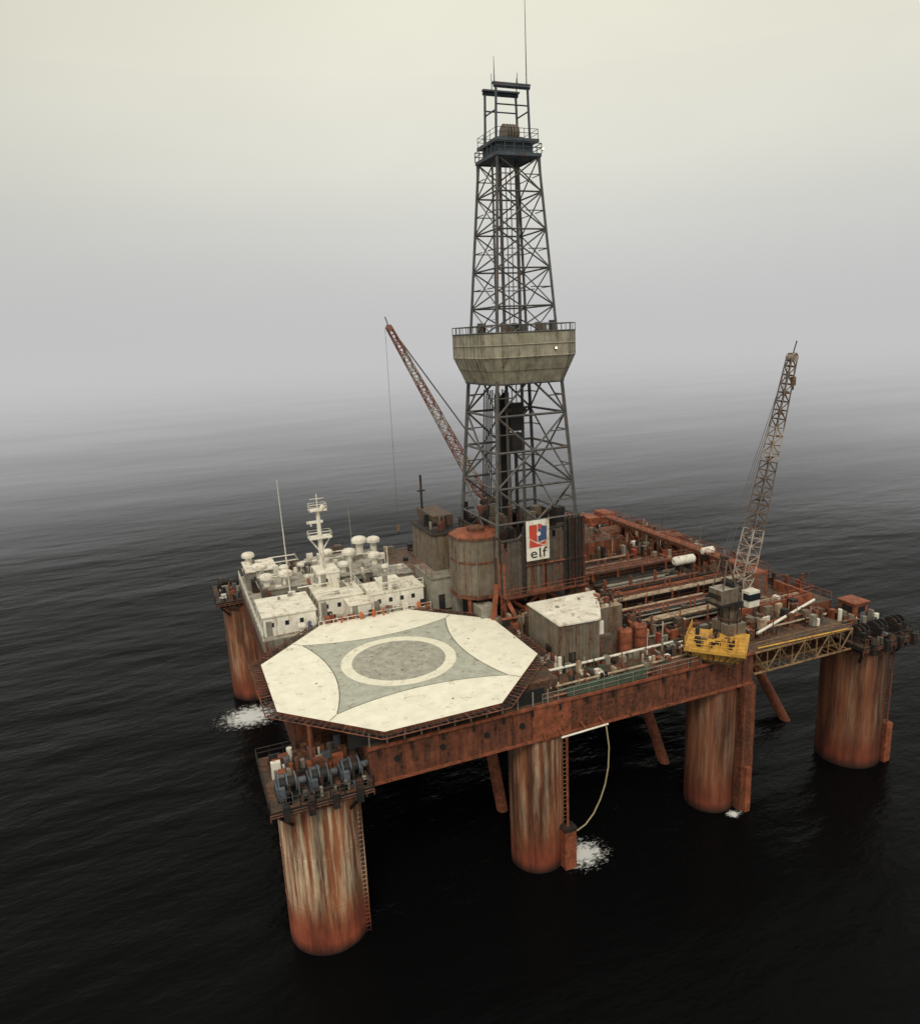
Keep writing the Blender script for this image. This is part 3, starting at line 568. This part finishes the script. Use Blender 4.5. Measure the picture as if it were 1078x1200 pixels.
def crane(name,px,py,z0,zp,foot,tip,ks,kh,kp,hook,hd=.7):
    e=empty(name); foot=Vector(foot); tip=Vector(tip); h=Vector((tip.x-foot.x,tip.y-foot.y,0)).normalized(); side=Vector((-h.y,h.x,0)); ang=math.atan2(h.y,h.x)
    b=MB("pedestal",e); b.cyl((px,py,z0),(px,py,zp),1.0,kp,20); b.cyl((px,py,zp-.3),(px,py,zp),1.5,'dark',20)
    for i in range(8):
        p_=Vector((px+1.25*math.cos(i*.785),py+1.25*math.sin(i*.785),z0)); p2_=Vector((px+1.25*math.cos((i+1)*.785),py+1.25*math.sin((i+1)*.785),zp)); b.beam(p_,Vector((p_.x,p_.y,zp)),.14,'dark'); b.beam(p_,p2_,.1,'sub')
    for z in (z0+2,z0+4): b.cyl((px,py,z),(px,py,z+.15),1.35,'sub',20)
    b.done()
    b=MB("machinery_house",e); c=Vector((px,py,0))
    b.box(px-2.6,px+1.4,py-1.3,py+1.3,zp,zp+.3,'dark',rot=ang); q=c-h*1.0
    b.box(q.x-1.4,q.x+1.2,q.y-1.0,q.y+1.0,zp+.3,zp+2.0,kh,rot=ang,top='deckg'); b.box(q.x-1.42,q.x-.7,q.y-1.02,q.y+1.02,zp+.8,zp+1.4,'dark',rot=ang)
    q=c+h*1.6-side*1.5; b.box(q.x-.8,q.x+.8,q.y-.6,q.y+.6,zp-.3,zp+1.6,'white',rot=ang,top='roof'); b.box(q.x-.85,q.x+.85,q.y-.65,q.y+.3,zp+.5,zp+1.3,'glass',rot=ang)
    top=c-h*1.2+Vector((0,0,zp+5.6))
    for s_ in (-1.0,1.0):
        b.beam(c+h*.6+side*s_+Vector((0,0,zp+.3)),top+side*s_*.5,.2,'boomd'); b.beam(c-h*2.3+side*s_+Vector((0,0,zp+.3)),top+side*s_*.5,.17,'boomd')
    b.beam(top-side*.6,top+side*.6,.3,'dark'); b.cyl(c-h*.3+side*.8+Vector((0,0,zp+2.4)),c-h*.3-side*.8+Vector((0,0,zp+2.4)),.45,'dark',12); b.done()
    b=MB("boom",e); lattice(b,foot,tip,side,1.5,1.7,.8,28,ks); b.box(tip.x-.35,tip.x+.35,tip.y-.3,tip.y+.3,tip.z-.3,tip.z+.5,'boomd',rot=ang); b.beam(tip,tip+Vector((0,0,1.8))+h*.6,.13,'dark')
    for i in range(10): q=foot.lerp(tip,.05+.09*i); b.box(q.x-.35,q.x+.35,q.y-.4,q.y+.4,q.z-.05,q.z+.05,'dark')
    b.done()
    b=MB("ropes",e)
    for s_ in (-.4,0,.4): b.cyl(top+side*s_,tip+side*s_*.6+Vector((0,0,.4)),.045,'rope',4)
    hk=tip+h*hd; b.cyl(hk,(hk.x,hk.y,hook+1.0),.03,'rope',4); b.box(hk.x-.22,hk.x+.22,hk.y-.2,hk.y+.2,hook,hook+1.0,'yel2'); b.cyl((hk.x,hk.y,hook-.5),(hk.x,hk.y,hook),.1,'dark',6)
    b.done(); return e
CR=crane("pedestal_crane",49.7,-.9,20.5,26.4,(51.2,-.7,26.9),(57.6,-.4,54.2),['boomw','boomw','boomd','boomd','boomw','boomd','boomd'],'grey2','grey2',51.0,.4)
b=MB("crane_access_platform",CR)
ra=math.radians(-47)
b.box(43.3,49.9,-5.6,.6,22.3,22.7,'yel',rot=ra); b.box(44.1,49.1,-4.8,-.2,21.2,22.3,'yel',rot=ra); b.box(44.9,48.6,-4.1,-.9,20.56,21.2,'yel2',rot=ra)
cc,ss=math.cos(ra),math.sin(ra); ctr=Vector((46.6,-2.5,0))
def rp(dx,dy,z): return ctr+Vector((dx*cc-dy*ss,dx*ss+dy*cc,z))
b.rail([rp(-3.25,3.05,22.7),rp(-3.25,-3.05,22.7),rp(3.25,-3.05,22.7)],'yel',w=.08,sp=.9)
for i in range(9): b.beam(rp(-3.2+i*.8,-3.12,22.3),rp(-2.4+i*.55,-2.3,21.2),.12,'yel2')
for i in range(9): b.beam(rp(-3.32,-3+i*.75,22.3),rp(-2.5,-2.2+i*.52,21.2),.12,'yel2')
for i in range(26):
    dx,dy=random.uniform(-2.7,2.4),random.uniform(-2.7,2.4); q=rp(dx,dy,0); b.box(q.x,q.x+random.uniform(.15,.7),q.y,q.y+random.uniform(.15,.7),22.7,22.7+random.uniform(.2,.9),random.choice(['yel','dark','yel2','yel','hull2']),rot=ra)
b.box(48.4,51,-2.2,.6,20.56,24.0,'grey2',top='deckg'); b.done()
crane("pedestal_crane",46.2,57,20.5,27.0,(44.4,57,28.0),(27.8,57,60.2),['boomr','boomw','boomr','boomw','boomr','boomw','boomr'],'boomr','hull2',25)
# ------------------------------------------------------------------ people
def person(x,y,z,ang,s,colr):
    me=bpy.data.meshes.new("person")
    J=[(0,0,.95),(0,0,1.2),(0,0,1.42),(0,.01,1.52),(0,.02,1.66),(0,.02,1.75),(-.1,0,.9),(-.12,.04+.1*s,.5),(-.12,.15*s,.08),(-.12,.13+.15*s,.04),(.1,0,.9),(.12,.04-.1*s,.5),(.12,-.2*s,.08),(.12,.13-.2*s,.04),
       (-.19,0,1.4),(-.26,-.03,1.13),(-.24,.1+.1*s,.9),(-.23,.14+.1*s,.8),(.19,0,1.4),(.26,.03,1.13),(.24,.12,.92),(.22,.17,.83)]
    E=[(0,1),(1,2),(2,3),(3,4),(4,5),(0,6),(6,7),(7,8),(8,9),(0,10),(10,11),(11,12),(12,13),(2,14),(14,15),(15,16),(16,17),(2,18),(18,19),(19,20),(20,21)]
    RR=[.15,.15,.16,.06,.1,.08,.1,.07,.05,.045,.1,.07,.05,.045,.075,.055,.04,.04,.075,.055,.04,.04]
    me.from_pydata(J,E,[]); o=bpy.data.objects.new("person",me); COL.objects.link(o); o.location=(x,y,z); o.rotation_euler=(0,0,ang)
    o.modifiers.new("skin",'SKIN'); me.update()
    for i,v in enumerate(me.skin_vertices[0].data): v.radius=(RR[i],RR[i]*.85); v.use_root=(i==0)
    o.modifiers.new("sub",'SUBSURF').levels=1; o.modifiers["sub"].render_levels=1
    mt,nt,bs,v=base("coverall_and_skin"); sx=nd(nt,"ShaderNodeSeparateXYZ"); nt.links.new(v,sx.inputs[0]); dv=nd(nt,"ShaderNodeMath",operation='DIVIDE'); nt.links.new(sx.outputs[2],dv.inputs[0]); dv.inputs[1].default_value=2
    c=ramp(nt,[(0,(.02,.02,.02)),(.06,colr),(.755,(.45,.27,.18)),(.83,(.75,.72,.6))],dv.outputs[0]); [n for n in nt.nodes if n.type=='VALTORGB'][0].color_ramp.interpolation='CONSTANT'
    nt.links.new(c,bs.inputs['Base Color']); me.materials.append(mt)
for i,(x,y,a,s,c) in enumerate([(13.3,24.8,.4,1,(.6,.12,.03)),(14.6,24.75,-2,0,(.6,.12,.03)),(9.0,24.9,1.2,.6,(.5,.1,.03)),(11.6,24.8,2.6,0,(.55,.14,.04)),(4.8,25.0,0,1,(.08,.1,.2)),(19.6,24.8,3,.5,(.6,.14,.04))]): person(x,y,22.0,a,s,c)
# ------------------------------------------------------------------ sea, foam, fog, sky
m,nt,bs,v=base("sea_water"); M['sea']=m
bs.inputs['Base Color'].default_value=(.0032,.0032,.0036,1); bs.inputs['IOR'].default_value=1.33; bs.inputs['Specular IOR Level'].default_value=.08
bs.inputs['Specular Tint'].default_value=(.84,.95,1,1)
wv=noise(nt,v,.05,2,.5,(.55,1.5,1)); w2=noise(nt,v,.2,4,.6,(.6,1.3,1)); w3=noise(nt,v,.012,3,.55,(.5,1.4,1))
b1=nd(nt,"ShaderNodeBump"); b1.inputs['Strength'].default_value=1; b1.inputs['Distance'].default_value=1.2; nt.links.new(wv,b1.inputs['Height'])
b2=nd(nt,"ShaderNodeBump"); b2.inputs['Strength'].default_value=1; b2.inputs['Distance'].default_value=.4; nt.links.new(w2,b2.inputs['Height']); nt.links.new(b1.outputs[0],b2.inputs['Normal'])
nt.links.new(b2.outputs[0],bs.inputs['Normal']); nt.links.new(ramp(nt,[(.38,.16),(.62,.34)],w3),bs.inputs['Roughness'])
b=MB("sea"); L=9000; b.add([(-L,-L,0),(L,-L,0),(L,L,0),(-L,L,0)],[(0,1,2,3)],'sea'); b.done()
m,nt,bs,v=base("sea_foam"); M['foam']=m
bs.inputs['Base Color'].default_value=(.78,.80,.80,1); bs.inputs['Roughness'].default_value=.8
gn=nd(nt,"ShaderNodeTexCoord"); mp=nd(nt,"ShaderNodeMapping"); mp.inputs['Location'].default_value=(-.5,-.5,0); nt.links.new(gn.outputs['Generated'],mp.inputs[0])
ln=nd(nt,"ShaderNodeVectorMath",operation='LENGTH'); sp=nd(nt,"ShaderNodeSeparateXYZ"); cb=nd(nt,"ShaderNodeCombineXYZ"); nt.links.new(mp.outputs[0],sp.inputs[0]); nt.links.new(sp.outputs[0],cb.inputs[0]); nt.links.new(sp.outputs[1],cb.inputs[1]); nt.links.new(cb.outputs[0],ln.inputs[0])
sb=nd(nt,"ShaderNodeMath",operation='MULTIPLY_ADD'); nt.links.new(ln.outputs['Value'],sb.inputs[0]); sb.inputs[1].default_value=-.72; nt.links.new(noise(nt,v,1.2,8,.85,(1,1.3,1)),sb.inputs[2])
nt.links.new(ramp(nt,[(.27,0.0),(.40,.95)],sb.outputs[0]),bs.inputs['Alpha'])
for x,y,rx,ry in ((28.6,-2.0,4.4,3.4),(-2.2,48.8,7,5.5),(49,-3.8,1.6,1.0)):
    b=MB("sea_foam"); b.add([(x+rx*math.cos(t*math.pi/12),y+ry*math.sin(t*math.pi/12),.03) for t in range(24)],[tuple(range(24))],'foam'); b.done()
# one bank of sea fog ringing the clear water at the rig: high near its inner side, thinning down to a low sheet far out
m=bpy.data.materials.new("glowing_sea_haze"); m.use_nodes=True; nt=m.node_tree; nt.nodes.clear(); M['fog']=m
SIG=.0029; FC=(.545,.545,.55)
ab=nd(nt,"ShaderNodeVolumeAbsorption"); ab.inputs[0].default_value=(0,0,0,1); ab.inputs[1].default_value=SIG
em=nd(nt,"ShaderNodeEmission"); em.inputs[0].default_value=(*FC,1); em.inputs[1].default_value=SIG  # the fog emits its own light in place of scattered daylight
ad=nd(nt,"ShaderNodeAddShader"); ou=nd(nt,"ShaderNodeOutputMaterial"); nt.links.new(ab.outputs[0],ad.inputs[0]); nt.links.new(em.outputs[0],ad.inputs[1]); nt.links.new(ad.outputs[0],ou.inputs['Volume'])
n=72; vs=[];fs=[]; C0=(-4,-50); rc=310
# crest outline: chord length falls smoothly with elevation angle seen from the middle of the clearing
prof=[(215,-8),(8000,-8),(8000,50),(1500,56)]
for th,L_ in ((0,1000),(.8,800),(1.7,630),(2.7,500),(3.8,400),(5,315),(6.4,240),(8,175),(9.8,118),(11.8,70),(14,34),(16.5,12),(18.5,2)):
    r_=rc+L_; prof.append((r_,58+r_*math.tan(math.radians(th))))
prof.append((rc-20,58+rc*math.tan(math.radians(17)))); prof.append((rc-55,90)); prof.append((215,35))
for r,z in prof:
    for i in range(n): vs.append((C0[0]+r*math.cos(2*math.pi*i/n),C0[1]+r*math.sin(2*math.pi*i/n),z))
K=len(prof)
for a in range(K):
    c=(a+1)%K
    for i in range(n): fs.append((a*n+i,a*n+(i+1)%n,c*n+(i+1)%n,c*n+i))
b=MB("sea_fog"); b.add(vs,fs,'fog'); b.done()
AZ=math.radians(205); EL=math.radians(52)
w=bpy.data.worlds.new("World"); S.world=w; w.use_nodes=True; nt=w.node_tree; bg=nt.nodes["Background"]
sky=nd(nt,"ShaderNodeTexSky"); sky.sky_type='NISHITA'; sky.sun_disc=False; sky.sun_elevation=EL; sky.sun_rotation=AZ; sky.dust_density=4
tc=nd(nt,"ShaderNodeTexCoord"); sx=nd(nt,"ShaderNodeSeparateXYZ"); nt.links.new(tc.outputs['Generated'],sx.inputs[0])
oc=ramp(nt,[(0,(.60,.60,.59)),(.08,(.71,.705,.665)),(.2,(.82,.81,.70)),(.38,(.81,.79,.655)),(1,(.80,.78,.69))],sx.outputs[2])
dt=nd(nt,"ShaderNodeVectorMath",operation='DOT_PRODUCT'); nt.links.new(tc.outputs['Generated'],dt.inputs[0]); dt.inputs[1].default_value=(math.sin(math.radians(32))*.94,math.cos(math.radians(32))*.94,.34)
gl=ramp(nt,[(0,.95),(.55,.78),(.75,.82),(.96,1.0),(1,1.04)],dt.outputs['Value'])
oc=mix(nt,1.0,oc,gl,'MULTIPLY')
cn=ramp(nt,[(.3,.95),(.7,1.04)],noise(nt,tc.outputs['Generated'],2.2,4,.5,(1,1,2.5))); oc=mix(nt,1.0,oc,cn,'MULTIPLY')
sc=nd(nt,"ShaderNodeVectorMath",operation='SCALE'); nt.links.new(oc,sc.inputs[0]); sc.inputs['Scale'].default_value=10.2
fin=mix(nt,.95,sky.outputs[0],sc.outputs[0]); nt.links.new(fin,bg.inputs[0]); bg.inputs[1].default_value=.1
sl=bpy.data.lights.new("sun",'SUN'); sl.energy=1.45; sl.angle=math.radians(18); sl.color=(1,.90,.74); so=bpy.data.objects.new("sun",sl); COL.objects.link(so)
sd=Vector((math.sin(AZ)*math.cos(EL),math.cos(AZ)*math.cos(EL),math.sin(EL))); so.rotation_euler=sd.to_track_quat('Z','Y').to_euler()
# ------------------------------------------------------------------ camera
yaw,p,r=.3781,.2331,-.0462
F=Vector((math.cos(p)*math.sin(yaw),math.cos(p)*math.cos(yaw),-math.sin(p))); R0=Vector((math.cos(yaw),-math.sin(yaw),0)); U0=R0.cross(F)
R=R0*math.cos(r)+U0*math.sin(r); U=-R0*math.sin(r)+U0*math.cos(r)
cam=bpy.data.cameras.new("camera"); co=bpy.data.objects.new("camera",cam); COL.objects.link(co); S.camera=co
mw=Matrix((R,U,-F)).transposed().to_4x4(); mw.translation=(-9.4233,-65.0109,58.0811); co.matrix_world=mw
cam.sensor_fit='VERTICAL'; cam.sensor_height=24; cam.lens=860.62/1200*24; cam.clip_start=.5; cam.clip_end=30000
cam.dof.use_dof=True; cam.dof.focus_distance=70; cam.dof.aperture_fstop=.12
S.view_settings.view_transform='Standard'; S.view_settings.look='None'; S.view_settings.exposure=0
